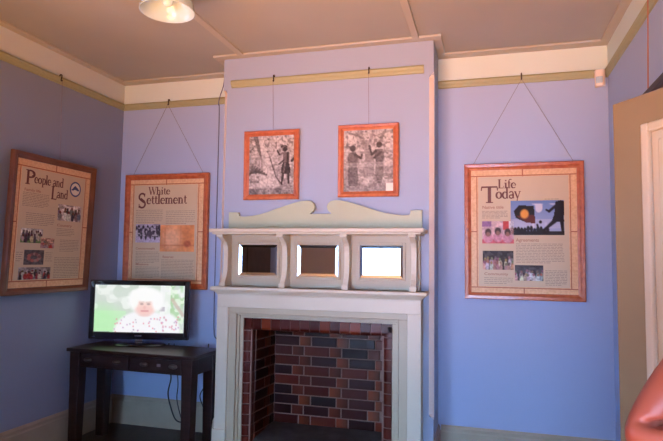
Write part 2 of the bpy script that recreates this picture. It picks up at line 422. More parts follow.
# ------------------------------------------------------------------ framed posters
PW, PH = .86, 1.04
def frame_ring(bm, w, h, fw, y0, y1, lip=.008):
    """mitred moulding: four sides with a stepped section"""
    sec = [(0, y1), (0, y0 + .006), (.006, y0), (fw * .55, y0 + .002), (fw * .75, y0 + .010), (fw, y0 + .014), (fw, y1)]
    cor = [(0, 0, 1, 1), (w, 0, -1, 1), (w, h, -1, -1), (0, h, 1, -1)]
    R_ = [[bm.verts.new((-w / 2 + cx + sx * a, yy, cz + sz * a)) for a, yy in sec] for cx, cz, sx, sz in cor]
    n = len(sec)
    for k in range(4):
        A, B = R_[k], R_[(k + 1) % 4]
        for i in range(n): bm.faces.new((A[i], B[i], B[(i + 1) % n], A[(i + 1) % n]))

def fx(u, w=PW): return (u - .5) * w
def fz(v, h=PH): return (1 - v) * h
def quad(bm, u0, v0, u1, v1, y):
    bm.faces.new([bm.verts.new(p) for p in ((fx(u0), y, fz(v1)), (fx(u1), y, fz(v1)), (fx(u1), y, fz(v0)), (fx(u0), y, fz(v0)))])

def make_panel(root, frame_m, cream, divs, titles, heads, blocks, photos, seed):
    random.seed(seed)
    bm = BM(); frame_ring(bm, PW, PH, .05, -.035, 0); obj('frame', bm, frame_m, root)
    bd = box('poster_border', (fx(.04), fx(.96), -.012, -.006, fz(.965), fz(.035)), M['border'], root)
    bm = BM()
    u0, v0, u1, v1 = cream; e = .006
    for d in divs:
        if d[0] == 'v': quad(bm, d[1] - e * .9, d[2], d[1] + e * .9, d[3], -.0128)
        else: quad(bm, d[2], d[1] - e * .7, d[3], d[1] + e * .7, -.0128)
    quad(bm, .05, v0 - .012, .95, v0 - .004, -.0126); quad(bm, .05, v1 + .004, .95, v1 + .012, -.0126)
    quad(bm, u0 - .014, .05, u0 - .005, .95, -.0124) if False else None
    quad(bm, u0 - .016, v0 - .012, u0 - .008, v1 + .012, -.0126); quad(bm, u1 + .008, v0 - .012, u1 + .016, v1 + .012, -.0126)
    obj('border_line', bm, M['bline'], bd)
    sh = box('poster_sheet', (fx(u0), fx(u1), -.015, -.012, fz(v1), fz(v0)), M['paper'], root)
    bm = BM()
    for text, uu0, uu1, vb, vt in titles: write(bm, text, fx(uu0), fz(vb), (vb - vt) * PH, (uu1 - uu0) * PW, -.0158)
    obj('title_lettering', bm, M['title'], sh) if titles else bm.free()
    if heads:
        for text, uu0, uu1, vb, vt in heads:
            bm = BM(); sub_text(bm, text, fx(uu0), fz(vb), (uu1 - uu0) * PW, (vb - vt) * PH); obj('heading', bm, M['subink'], sh)
    for a, b, c, d, n in blocks:
        bm = BM()
        for k in range(n):
            v = b + (d - b) * k / max(1, n - 1); u = a
            while u < c - .01:
                L = min(random.uniform(.012, .045), c - u)
                if k == n - 1 and u > a + (c - a) * .7: break
                quad(bm, u, v, u + L, v + .0045, -.0156); u += L + .006
        obj('text_block', bm, M['ink'], sh)
    for (a, b, c, d), pic in photos: pic_obj('photo', pic, fx(a), fx(c), fz(d), fz(b), -.0162, M['photo'], sh)
    return sh

def sub_text(bm, text, x, z, w, h):
    """small headings in the built-in face, flattened into this mesh"""
    cu = bpy.data.curves.new('t', 'FONT'); cu.body = text; cu.size = 1; cu.offset = .012
    o = bpy.data.objects.new('t', cu); COL.objects.link(o); bpy.context.view_layer.update()
    me = bpy.data.meshes.new_from_object(o.evaluated_get(bpy.context.evaluated_depsgraph_get()))
    co = [v.co.copy() for v in me.vertices]; mw = max(c.x for c in co); s = w / mw; sz = h / .72
    vs = [bm.verts.new((x + c.x * s, -.0157, z + c.y * sz)) for c in co]
    for p in me.polygons:
        try: bm.faces.new([vs[i] for i in p.vertices])
        except ValueError: pass
    bpy.data.objects.remove(o); bpy.data.curves.remove(cu); bpy.data.meshes.remove(me)

def hang(root, hookw, ends, r=.0015, m=None, rail_dir=(0, -1)):
    """hook over the rail and cord down to points on the frame (local); children of the picture"""
    bpy.context.view_layer.update(); inv = root.matrix_world.inverted()
    hp = Vector(hookw); o = Vector((rail_dir[0], rail_dir[1], 0))
    bm = BM()
    pts = [hp + o * d + Vector((0, 0, z)) for d, z in ((-.012, .022), (-.002, .034), (.010, .030), (.012, .015), (.006, -.008), (.012, -.018), (.020, -.012))]
    tube(bm, [inv @ p for p in spline(pts, 4)], .005)
    t = o.cross(Vector((0, 0, 1)))
    hk = obj('hook', bm, M['hook'], root)
    bm = BM()
    for e in ends:
        tube(bm, [inv @ (hp + o * .018 + Vector((0, 0, -.016))), Vector(e)], r)
    obj('cord', bm, m or M['cord'], root)

def crowd(w, h, bg, seed, n, cols, vy=(.45, .8), heads=(.25, .15, .11), low=None):
    p = Pic(w, h, bg); r = random.Random(seed)
    p.grain(6, .5, seed); p.blot(5, .58, tuple(min(1, x * 2.2 + .05) for x in bg), seed + 1, .5, (0, 0, 1, .5))
    if low: p.rect(0, .72, 1, 1, low)
    for row, dv in ((0, -.10), (1, .10)):
        for i in range(n):
            u = (i + r.uniform(.1, .9)) / n; v = r.uniform(*vy) + dv; c = r.choice(cols); k = r.uniform(.7, 1.2)
            p.ell(u, v + .30 * k, r.uniform(.35, .6) / n, .26 * k, tuple(x * r.uniform(.7, 1.1) for x in c), .35)
            p.ell(u + r.uniform(-.02, .02), v, .22 / n + .008, .085, tuple(x * r.uniform(.5, 1.3) for x in heads), .4)
    p.grain(2, .45, seed + 3)
    return p

# --- "Life Today"
def flag_photo():
    p = Pic(84, 50, (.22, .30, .52))
    p.a += (p.v[..., None] - .3) * np.array((.25, .22, .18))
    p.blot(11, .5, (.75, .74, .80), 5, .8, (.4, .1, 1, .8)); p.rect(.0, .55, 1, .8, (.55, .55, .66), .5)
    p.poly([(.06, .30), (.16, .14), (.44, .16), (.47, .66), (.3, .64), (.1, .5)], (.012, .01, .012))
    p.poly([(.12, .45), (.45, .42), (.47, .66), (.3, .64)], (.10, .02, .015))
    p.ell(.265, .39, .075, .125, (.75, .30, .05), .4)
    k = (.012, .010, .014)
    p.rect(0, .88, 1, 1, k)
    r = random.Random(3)
    for i in range(12): p.ell(.03 + i * .06, .86 + r.uniform(-.05, .03), .032, .09, k, .3)
    p.seg(.5, .7, .54, .9, .02, k); p.ell(.56, .62, .03, .05, k)
    p.poly([(.84, .05), (.93, .0), (1, .05), (1, .42), (.97, .52), (.80, .52)], k)
    p.seg(.88, .12, .72, .32, .025, k); p.seg(.72, .32, .67, .28, .018, k)
    p.poly([(.80, .45), (.98, .42), (1, .62), (.76, .62)], k)
    p.seg(.83, .58, .66, .80, .04, k, r1=.025); p.seg(.66, .80, .56, .92, .025, k); p.seg(.95, .58, .97, .95, .04, k, r1=.025)
    return p
def meal_photo():
    p = Pic(50, 36, (.62, .42, .42)); p.grain(6, .4, 2); p.rect(.66, 0, .84, .4, (.5, .06, .06)); p.rect(.84, .0, 1, .3, (.8, .75, .75)); p.rect(0, .8, 1, 1, (.52, .10, .12))
    p.rect(0, .0, .3, .25, (.25, .12, .25))
    for u, v in ((.2, .5), (.5, .45), (.8, .5)):
        p.ell(u, v + .25, .15, .22, (.55, .25, .3)); p.ell(u, v, .10, .17, (.05, .03, .03)); p.ell(u, v + .08, .06, .1, (.25, .12, .09))
    p.grain(2, .25, 4); return p
life = thing('framed_poster', 'orange-brown framed poster titled Life Today hanging alone right of the chimney breast', 'framed poster', (2.334, -.006, 1.222), (math.radians(.6), 0, 0), 'framed history posters')
make_panel(life, M['frame'], (.121, .100, .877, .906),
    [('v', .50, .04, .10), ('v', .505, .91, .965), ('h', .505, .045, .113), ('h', .505, .885, .955)],
    [('Life', .290, .445, .185, .118), ('T', .142, .290, .292, .169), ('oday', .272, .482, .262, .176)],
    [('Native title', .155, .338, .335, .312), ('Agreements', .440, .630, .577, .553), ('Community', .169, .374, .824, .804)],
    [(.153, .352, .372, .402, 6), (.44, .592, .835, .727, 13), (.168, .842, .41, .882, 4), (.679, .783, .855, .885, 10), (.68, .268, .83, .268, 1)],
    [((.398, .279, .838, .530), flag_photo()), ((.153, .428, .423, .592), meal_photo()),
     ((.157, .646, .418, .784), crowd(50, 30, (.02, .015, .015), 5, 9, [(.55, .38, .32), (.6, .5, .45), (.4, .22, .18)], (.45, .6))),
     ((.429, .748, .663, .860), crowd(44, 26, (.03, .025, .03), 8, 7, [(.6, .6, .65), (.55, .35, .4), (.3, .35, .4)], (.45, .55), low=(.06, .05, .05)))], 11)
hang(life, (2.334, -.03, 2.925), [(-.365, -.004, 1.035), (.365, -.004, 1.035)])

# --- "White Settlement"
def old_photo():
    p = Pic(56, 40, (.42, .38, .50)); p.grain(7, .3, 3)
    p.rect(0, .70, 1, 1, (.50, .46, .62))
    r = random.Random(9)
    for i in range(11):
        u = .04 + i * .09; v = .25 + r.uniform(-.12, .15)
        p.ell(u, v, .05, .15, (.05, .04, .06)); p.ell(u + .02, v + .26, .05, .22, r.choice([(.05, .05, .07), (.45, .42, .5), (.08, .07, .1)]))
    p.blot(4, .62, (.6, .56, .62), 6, .7, (0, .2, 1, .75)); p.grain(2, .3, 5); return p
def sepia_photo():
    p = Pic(64, 48, (.74, .30, .12)); p.grain(12, .25, 4)
    p.ell(.78, .45, .2, .45, (.66, .24, .09), .8); p.ell(.35, .5, .25, .4, (.80, .42, .24), .8); p.rect(0, .72, 1, .80, (.55, .18, .08), .6); p.ell(.8, .7, .1, .12, (.45, .12, .06), .5)
    p.seg(.15, .1, .15, .8, .02, (.6, .22, .1), .6); p.seg(.6, .05, .6, .8, .02, (.62, .24, .12), .5); p.grain(3, .12, 8); return p
white = thing('framed_poster', 'orange-brown framed poster titled White Settlement on the back wall behind the television', 'framed poster', (-.738, -.006, 1.226), (math.radians(.6), 0, 0), 'framed history posters')
make_panel(white, M['frame'], (.110, .096, .868, .920),
    [('v', .496, .035, .096), ('v', .50, .925, .965), ('h', .512, .045, .10), ('h', .508, .88, .955)],
    [('White', .285, .545, .180, .112), ('S', .150, .262, .298, .165), ('ettlement', .262, .745, .263, .176)],
    [('Commonwealth', .146, .379, .664, .645), ('Missions', .15, .307, .802, .783), ('Reserves', .475, .605, .736, .715)],
    [(.136, .315, .463, .425, 8), (.50, .325, .843, .435, 8), (.147, .683, .435, .775, 8), (.15, .815, .44, .905, 8), (.462, .75, .845, .905, 13)],
    [((.139, .440, .440, .602), old_photo()), ((.440, .450, .843, .680), sepia_photo())], 12)
hang(white, (-.745, -.03, 2.925), [(-.365, -.004, 1.035), (.365, -.004, 1.035)])

# --- "People and Land" on the left wall
def people_photo(seed): 
    p = crowd(52, 32, (.50, .42, .38), seed, 6, [(.06, .05, .06), (.7, .65, .6), (.2, .17, .2)], (.3, .45), (.12, .06, .05)); return p
def pattern_photo():
    p = Pic(44, 32, (.10, .095, .10)); p.grain(3, .5, 3)
    for k in range(14):
        a = k * 2.4; p.ell(.5 + .27 * math.cos(a), .5 + .22 * math.sin(a), .09, .1, [(.42, .14, .12), (.2, .1, .1), (.35, .22, .2)][k % 3])
    return p
ppl = thing('framed_poster', 'dim brown framed poster titled People and Land on the left wall', 'framed poster', (XL + .034, -.89, 1.219), (math.radians(2.0), 0, math.pi / 2), 'framed history posters')
sheet = make_panel(ppl, M['frame_shaded'], (.112, .103, .870, .898),
    [('v', .495, .04, .10), ('v', .480, .902, .965), ('h', .491, .045, .10), ('h', .494, .885, .955)],
    [('P', .152, .256, .220, .118), ('eople and', .250, .590, .205, .133), ('L', .448, .525, .303, .205), ('and', .518, .655, .288, .216)],
    [('Family life', .15, .33, .268, .248), ('Country', .547, .735, .500, .480)],
    [(.14, .278, .435, .37, 9), (.19, .42, .514, .50, 7), (.549, .515, .775, .565, 5), (.60, .60, .845, .685, 8), (.548, .735, .865, .885, 13), (.12, .70, .19, .76, 5), (.44, .70, .52, .76, 5)],
    [((.545, .331, .842, .455), people_photo(21)), ((.150, .531, .39, .634), crowd(48, 26, (.45, .42, .38), 22, 7, [(.05, .05, .07), (.5, .45, .4), (.1, .09, .1)], (.3, .4), (.1, .06, .05), low=(.12, .2, .07))),
     ((.202, .684, .421, .79), pattern_photo()), ((.155, .808, .51, .895), crowd(56, 24, (.22, .2, .2), 24, 8, [(.40, .05, .05), (.04, .04, .05), (.5, .45, .42)], (.35, .5), (.12, .06, .05)))], 13)
ph = pic_obj('photo', crowd(34, 26, (.35, .2, .14), 23, 3, [(.42, .08, .06), (.4, .3, .25)], (.4, .5)), fx(.372), fx(.529), fz(.668), fz(.594), -.0172, M['photo'], sheet)
bm = BM(); cx, cz, r0 = fx(.745), fz(.200), .062
for ra, rb, mi in ((r0, r0 * .8, 0), (r0 * .8, 0, 1)):
    n = 28
    for i in range(n):
        a, b = 2 * math.pi * i / n, 2 * math.pi * (i + 1) / n; pts = [(ra * math.cos(a), ra * math.sin(a)), (ra * math.cos(b), ra * math.sin(b))]
        pts += [(rb * math.cos(b), rb * math.sin(b)), (rb * math.cos(a), rb * math.sin(a))] if rb else [(0, 0)]
        bm.faces.new([bm.verts.new((cx + p[0], -.0162, cz + p[1])) for p in pts]).material_index = mi
hl = [(-.046, -.008), (-.03, .004), (-.015, .022), (0, .028), (.012, .018), (.03, .008), (.046, -.008), (.03, -.014), (.01, -.006), (-.008, -.004), (-.028, -.014)]
bm.faces.new([bm.verts.new((cx + p[0], -.0166, cz + p[1])) for p in hl]).material_index = 0
obj('emblem', bm, [M['navy'], M['palewhite']], sheet)
hang(ppl, (XL + .03, -.846, 2.925), [(.03, -.006, 1.035)], rail_dir=(1, 0))

# --- the one on the right wall, mostly hidden by the door
rp = thing('framed_poster', 'black framed picture on the right wall, its top corner showing above the open door', 'framed poster', (XR - .045, -2.0, 1.268), (math.radians(5.2), 0, -math.pi / 2), 'framed history posters')
make_panel(rp, M['frame_blk'], (.112, .103, .870, .898), [('v', .5, .04, .10), ('v', .5, .902, .965)], [], [], [], [], 14)
hang(rp, (XR - .03, -1.25, 2.925), [(-.43, -.004, 1.035)], m=mat('rust cord', (.45, .16, .10), .8, var=.1), rail_dir=(-1, 0), r=.003)

# ------------------------------------------------------------------ two black and white photographs over the mantel
def bush(w, h, seed):
    p = Pic(w, h, (.40, .36, .34)); p.grain(10, .3, seed); p.blot(2.6, .52, (.12, .10, .10), seed + 1, .7, (0, 0, 1, .3)); p.blot(6, .45, (.20, .175, .17), seed + 2, .6, (0, .35, 1, 1)); p.blot(2.4, .6, (.56, .51, .48), seed + 3, .7)
    return p
def climb_photo():
    p = bush(62, 78, 30)
    p.poly([(.10, 0), (.30, 0), (.40, .33), (.56, .62), (.70, .86), (.18, .88), (.26, .55), (.24, .34)], (.55, .50, .47), .85)
    p.seg(.14, -.02, .27, .36, .055, (.10, .085, .085), .9, r1=.02); p.seg(.28, .36, .30, .60, .018, (.22, .19, .18), .8)
    p.blot(3, .6, (.30, .27, .26), 37, .5, (.2, .3, .7, .9))
    p.seg(.46, .36, .60, .70, .012, (.10, .085, .085)); p.seg(.60, .70, .70, .80, .014, (.12, .1, .1))
    for a in range(7): p.seg(.02 + a * .012, .66 - a * .012, .10 + a * .05, .48 + a * .03, .02, (.07, .06, .06), .8)
    p.blot(3, .45, (.09, .08, .08), 38, .7, (0, .58, .24, .8)); p.rect(0, .89, 1, 1, (.14, .12, .12), .5); p.blot(3, .5, (.10, .09, .09), 39, .7, (0, .84, 1, 1))
    p.ell(.34, .84, .34, .05, (.46, .42, .40), .5, .7)
    k = (.05, .042, .042); k2 = (.16, .13, .125)
    p.ell(.765, .205, .075, .028, k); p.ell(.775, .24, .055, .048, k2); p.ell(.79, .245, .045, .045, k)
    p.poly([(.73, .29), (.86, .29), (.88, .36), (.855, .46), (.75, .46), (.74, .38)], k2); p.seg(.85, .31, .85, .45, .03, k)
    p.seg(.745, .31, .67, .335, .022, k2); p.seg(.67, .335, .625, .265, .018, k)
    p.poly([(.745, .46), (.87, .46), (.91, .58), (.89, .66), (.72, .66), (.71, .56)], k); p.seg(.79, .48, .76, .64, .016, k2)
    p.seg(.75, .65, .72, .82, .03, k, r1=.02); p.seg(.86, .65, .87, .80, .03, k, r1=.02)
    p.seg(.66, .49, .77, .42, .016, k); p.seg(.93, .44, 1.0, .39, .03, k); p.rect(.96, .15, 1, .40, k, .45)
    p.grain(1.6, .4, 34); return p
def pair_photo():
    p = bush(64, 80, 40)
    p.poly([(.26, 0), (.36, 0), (.50, .28), (.62, .50), (.60, .75), (.40, .75), (.44, .40)], (.24, .21, .20), .75)
    p.seg(.40, .14, .12, .05, .016, (.16, .14, .14), .8); p.seg(.52, .22, .62, .0, .028, (.22, .19, .19), .8); p.seg(.62, .12, .95, .04, .014, (.2, .17, .17), .7)
    k = (.08, .068, .068); k2 = (.15, .13, .125)
    p.ell(.20, .30, .06, .05, k); p.poly([(.12, .37), (.26, .36), (.30, .46), (.28, .58), (.12, .58), (.09, .46)], k2); p.seg(.24, .40, .36, .46, .025, k); p.seg(.36, .46, .38, .40, .018, k)
    p.poly([(.12, .56), (.28, .56), (.31, .74), (.30, .90), (.12, .90), (.10, .72)], k, .8); p.seg(.20, .6, .20, .88, .014, k2)
    p.ell(.71, .255, .06, .05, k); p.poly([(.63, .32), (.78, .32), (.81, .44), (.79, .56), (.65, .56), (.63, .44)], k2); p.seg(.65, .35, .57, .41, .028, k); p.seg(.57, .41, .52, .27, .02, k); p.seg(.74, .38, .62, .46, .025, k)
    p.poly([(.65, .55), (.79, .55), (.80, .70), (.76, .86), (.67, .86), (.64, .70)], k, .65)
    p.rect(0, .52, 1, .60, (.50, .46, .44), .35); p.rect(0, .86, 1, 1, (.2, .18, .18), .5); p.blot(3, .55, (.2, .18, .18), 47, .35, (0, .6, 1, 1)); p.grain(1.6, .32, 44)
    p.rect(.84, .86, 1.0, .985, (.82, .78, .72)); return p
def photo_frame(label, cx, z0, w, h, pic, hookx, mg):
    t = thing('framed_photograph', label, 'framed photograph', (cx, -D - .006, z0), (math.radians(1.2), 0, 0), 'framed photographs over the mantel')
    bm = BM(); frame_ring(bm, w, h, .042, -.03, 0); obj('frame', bm, M['frame'], t)
    pic_obj('photo', pic, -w / 2 + .038, w / 2 - .038, .038, h - .038, -.010, M['glossy_photo'], t)
    box('backing', (-w / 2 + .01, w / 2 - .01, -.008, -.002, .01, h - .01), M['mblack'], t)
    hang(t, (hookx, -D - .03, 2.925), [(hookx - cx, -.004, h - .004)])
    return t
photo_frame('wood-framed black and white photograph of one figure beside a tree, left above mantel', .443, 1.968, .462, .547, climb_photo(), .452, .04)
photo_frame('wood-framed black and white photograph of two facing figures, right above mantel', 1.219, 1.976, .462, .547, pair_photo(), 1.221, .04)

# ------------------------------------------------------------------ fireplace
FY = -.55                                     # front of the surround
fp = thing('fireplace', 'cream mantelpiece with three mirrors over a brick-lined hearth in the chimney breast', 'fireplace', (.85, -D, 0))
def F_(bm): bmesh.ops.translate(bm, vec=(-.85, D, 0), verts=bm.verts); return bm
g0 = -D - .0015
SX0, SX1, IX0, IX1 = .072, 1.628, .166, 1.534   # outer surround, inner edge of cream boards
bm = BM(); bx(bm, SX0, IX0, FY, g0, 0, 1.135); bx(bm, IX1, SX1, FY, g0, 0, 1.135); bx(bm, SX0, SX1, FY, g0, 1.135, 1.245)
obj('surround', F_(bm), M['cream'], fp, bevel=.003)
# plinth blocks
for x0, x1 in ((SX0 - .012, IX0 + .006), (IX1 - .006, SX1 + .012)):
    bm = BM(); bx(bm, x0, x1, FY - .014, g0, 0, .22); obj('plinth', F_(bm), M['cream'], fp, bevel=.006)
# stepped taupe architrave round the opening
bm = BM()
for a, b, y, zt in ((0, .062, FY + .012, 1.135), (.062, .085, FY + .026, 1.073), (.085, .112, FY + .040, 1.050)):
    x0, x1 = IX0 + a, IX1 - a; w = b - a; zt = 1.135 - a * .72; zi = 1.135 - b * .72
    bx(bm, x0, x0 + w, y, g0, 0, zi); bx(bm, x1 - w, x1, y, g0, 0, zi); bx(bm, x0, x1, y, g0, zi, zt)
obj('architrave', F_(bm), M['taupe'], fp, bevel=.003)
bm = BM()
for x0, x1, z0 in ((IX0 + .060, IX0 + .068, 0), (IX1 - .068, IX1 - .060, 0)): bx(bm, x0, x1, FY + .004, FY + .03, 0, 1.092)
bx(bm, IX0 + .06, IX1 - .06, FY + .004, FY + .03, 1.084, 1.092)
obj('bead', F_(bm), M['taupe'], fp, bevel=.003)
# lower shelf with ogee bed mould
LS = [(g0, 1.225), (FY - .002, 1.225), (FY - .006, 1.238), (FY - .016, 1.246), (FY - .022, 1.256), (FY - .036, 1.258), (FY - .043, 1.268), (FY - .043, 1.284), (FY - .036, 1.290), (g0, 1.290)]
bm = BM()
def mitre_shelf(bm, prof, xm, base):
    """shelf moulding with returns at both ends: offset in plan by how far the profile projects"""
    A = []; B = []
    for y, z in prof:
        e = max(0, base - y)
        A.append(bm.verts.new((SX0 - e, y, z))); B.append(bm.verts.new((SX1 + e, y, z)))
    n = len(prof)
    A2 = [bm.verts.new((a.co.x, g0, a.co.z)) for a in A]; B2 = [bm.verts.new((a.co.x, g0, a.co.z)) for a in B]
    for i in range(n - 1):
        bm.faces.new((A[i], B[i], B[i + 1], A[i + 1])); 
        if i not in (0,) and i < n - 2: bm.faces.new((A2[i], A[i], A[i + 1], A2[i + 1])); bm.faces.new((B[i], B2[i], B2[i + 1], B[i + 1]))
    bm.faces.new((A[1], A2[1], B2[1], B[1])); bm.faces.new((A[n - 2], B[n - 2], B2[n - 2], A2[n - 2]))
    for i in range(1, n - 2): bm.faces.new((A2[i], A2[i + 1], B2[i + 1], B2[i]))
prof = LS[1:-1]
mitre_shelf(bm, [(g0, 1.225)] + prof + [(g0, 1.290)], 0, FY)
obj('lower_shelf', F_(bm), M['cream'], fp)
# overmantel back board
PB = -.452
bm = BM(); bx(bm, .09, 1.61, PB, g0, 1.290, 1.690); obj('back_board', F_(bm), M['taupe'], fp)
# upper shelf with small bed mould
bm = BM(); bx(bm, .042, 1.658, -.665, g0, 1.700, 1.728); bx(bm, .062, 1.638, -.648, g0, 1.686, 1.700)
obj('upper_shelf', F_(bm), M['cream'], fp, bevel=.005)
# mirrors in raised frames
for cxm in (.361, .846, 1.329):
    hw, z0, z1 = .158, 1.378, 1.612
    bm = BM(); f0, f1 = hw + .022, .022
    for a, b, c, d in ((cxm - f0, cxm - hw, z0 - f1, z1 + f1), (cxm + hw, cxm + f0, z0 - f1, z1 + f1), (cxm - hw, cxm + hw, z0 - f1, z0), (cxm - hw, cxm + hw, z1, z1 + f1)):
        bx(bm, a, b, PB - .010, PB + .002, c, d)
    mf = obj('mirror_frame', F_(bm), M['taupe'], fp, bevel=.004)
    bm = BM(); b = .020
    o = [(cxm - hw, z0), (cxm + hw, z0), (cxm + hw, z1), (cxm - hw, z1)]; i_ = [(cxm - hw + b, z0 + b), (cxm + hw - b, z0 + b), (cxm + hw - b, z1 - b), (cxm - hw + b, z1 - b)]
    vo = [bm.verts.new((x, PB - .0065, z)) for x, z in o]; vi = [bm.verts.new((x, PB - .0005, z)) for x, z in i_]
    bm.faces.new(vi)
    for k in range(4): bm.faces.new((vo[k], vo[(k + 1) % 4], vi[(k + 1) % 4], vi[k]))
    obj('mirror', F_(bm), M['mirror'], fp)
# panel-dividing brackets with a hollow curved front
hb = [(-.628, 1.686), (-.628, 1.668), (-.612, 1.660), (-.585, 1.648), (-.553, 1.628), (-.532, 1.600), (-.522, 1.565), (-.518, 1.52), (-.518, 1.46), (-.522, 1.41), (-.534, 1.37), (-.552, 1.342), (-.566, 1.326), (-.566, 1.290)]
for xb in (.118, .604, 1.087, 1.574):
    bm = BM(); prism(bm, [(PB, 1.290), (PB, 1.686)] + hb, xb - .019, xb + .019, 'x')
    bx(bm, xb - .024, xb + .024, -.575, -.535, 1.290, 1.322); bx(bm, xb - .026, xb + .026, -.636, -.56, 1.668, 1.686)
    obj('bracket', F_(bm), M['cream'], fp, bevel=.002)
# broken scroll pediment board
half = [(.101, 1.728), (.101, 1.870), (.186, 1.868), (.184, 1.855), (.187, 1.843), (.196, 1.836), (.24, 1.834), (.30, 1.839), (.37, 1.852), (.44, 1.872), (.51, 1.896), (.573, 1.915), (.64, 1.936), (.70, 1.949), (.75, 1.953), (.785, 1.946), (.806, 1.928), (.814, 1.905), (.810, 1.882), (.799, 1.866), (.782, 1.858), (.780, 1.850)]
pts = half + [(1.724 - x, z) for x, z in half[::-1]]
bm = BM(); prism(bm, pts, -.452, -.426, 'y'); obj('pediment', F_(bm), M['buff'], fp, bevel=.002)

# brick lining ---------------------------------------------------------------
rb = random.Random(7)
vcol = []
bricks = BM(); lay = bricks.loops.layers.float_color.new('Col')
DARK = [(.030, .012, .013), (.018, .011, .016), (.045, .014, .010), (.014, .010, .013), (.060, .018, .011)]
MID = [(.095, .028, .014), (.075, .022, .014), (.12, .034, .015)]
GOLD = [(.20, .075, .022), (.17, .055, .018), (.14, .045, .017)]
def brick(P00, ux, uz, n, w, h, t, c0, c1, rnd=.006):
    """glazed brick on a plane: corner P00, axes ux/uz, outward normal n; colour runs c0 -> c1 along it"""
    P00, ux, uz, n = map(Vector, (P00, ux, uz, n)); r = min(rnd, w / 3, h / 3)
    outer = [(0, 0), (w, 0), (w, h), (0, h)]; inner = [(r, r), (w - r, r), (w - r, h - r), (r, h - r)]
    vo = [bricks.verts.new(P00 + ux * a + uz * b) for a, b in outer]; vm = [bricks.verts.new(P00 + ux * (a * .98 + .01 * w) + uz * (b * .98 + .01 * h) + n * t * .7) for a, b in outer]; vi = [bricks.verts.new(P00 + ux * a + uz * b + n * t) for a, b in inner]
    def face(vs, us):
        f = bricks.faces.new(vs)
        for l, u in zip(f.loops, us): l[lay] = (*[c0[k] + (c1[k] - c0[k]) * u for k in range(3)], 1)
    U = [0, 1, 1, 0]
    for k in range(4):
        j = (k + 1) % 4
        face((vo[k], vo[j], vm[j], vm[k]), (U[k], U[j], U[j], U[k])); face((vm[k], vm[j], vi[j], vi[k]), (U[k], U[j], U[j], U[k]))
    face(vi, U)
CZ = .0785; MJ = .008
YB = -.10; QX0, QX1 = .378, 1.290            # fire back
FX0, FX1 = .345, 1.345                       # inner edges of front jambs
FF = -.50                                    # front face of the brick jambs
HB = .185
def fin(c): 
    k = rb.uniform(.45, .72); return (c[0] * k * 1.15, c[1] * k * .62, c[2] * k * .5)
def run(P, ux, n, length, z, odd, stretch=.215, head=.10):
    """one course: stretcher / header pattern clipped to length"""
    seq = ['h', 's'] if odd else ['s', 'h']; x = 0; i = 0
    if odd: seq = ['q'] + ['h', 's'] * 20
    else: seq = ['s', 'h'] * 20
    while x < length - .012:
        k = seq[i]; w = {'s': stretch, 'h': head, 'q': .155}[k]; w = min(w, length - x)
        if k == 'h':
            c = fin(rb.choice(GOLD)); c0, c1 = c, tuple(v * .35 for v in c)
            if rb.random() < .35: c0 = c1 = fin(rb.choice(MID))
        elif k == 's': c0 = fin(rb.choice(DARK + MID[:1])); c1 = fin(c0)
        else: c0 = fin(rb.choice(DARK)); c1 = fin(c0)
        if w > .03: brick(Vector(P) + Vector(ux) * (x + MJ / 2) + Vector((0, 0, z + MJ / 2)), ux, (0, 0, 1), n, w - MJ, CZ - MJ, .007, c0, c1)
        x += w; i += 1
ncs = int((1.035 - .03) / CZ)
zb0 = .975 - ncs * CZ + .0
k = 0
z = .958
while z > -CZ:
    zz = max(z, 0.0)
    run((QX0, YB, 0), (1, 0, 0), (0, -1, 0), QX1 - QX0, z, k % 2)
    for side in (0, 1):
        a = Vector((FX0, FF + .07, 0)) if side == 0 else Vector((QX1, YB, 0)); b = Vector((QX0, YB, 0)) if side == 0 else Vector((FX1, FF + .07, 0))
        u = (b - a).normalized(); nn = Vector((-u.y, u.x, 0)) * (-1)
        run(a, u, nn, (b - a).length, z, (k + 1) % 2)
        x0 = OX0 + .006 if side == 0 else FX1 + .001
        wv = FX0 - OX0 - .007
        c = fin(rb.choice([(.085, .022, .013), (.07, .018, .012), (.10, .03, .014)]))
        # bullnose jamb brick
        zr0, zr1 = z + MJ / 2, z + CZ - MJ / 2; nseg = 6; sgn = 1 if side == 0 else -1; xi = FX0 if side == 0 else FX1; xo = x0 if side == 0 else OX1 - .006; rr = .045
        prof_ = [(xo, FF)] + [(xi - sgn * rr + sgn * rr * math.sin(t), FF + rr - rr * math.cos(t)) for t in [math.pi / 2 * q / nseg for q in range(nseg + 1)]] + [(xi, FF + .066), (xo, FF + .066)]
        A = [bricks.verts.new((p[0], p[1], zr0)) for p in prof_]; B = [bricks.verts.new((p[0], p[1], zr1)) for p in prof_]
        for q in range(len(prof_)):
            f = bricks.faces.new((A[q], A[(q + 1) % len(prof_)], B[(q + 1) % len(prof_)], B[q]))
            for l in f.loops: l[lay] = (*c, 1)
        for ring in (A[::-1], B):
            f = bricks.faces.new(ring)
            for l in f.loops: l[lay] = (*c, 1)
    z -= CZ; k += 1
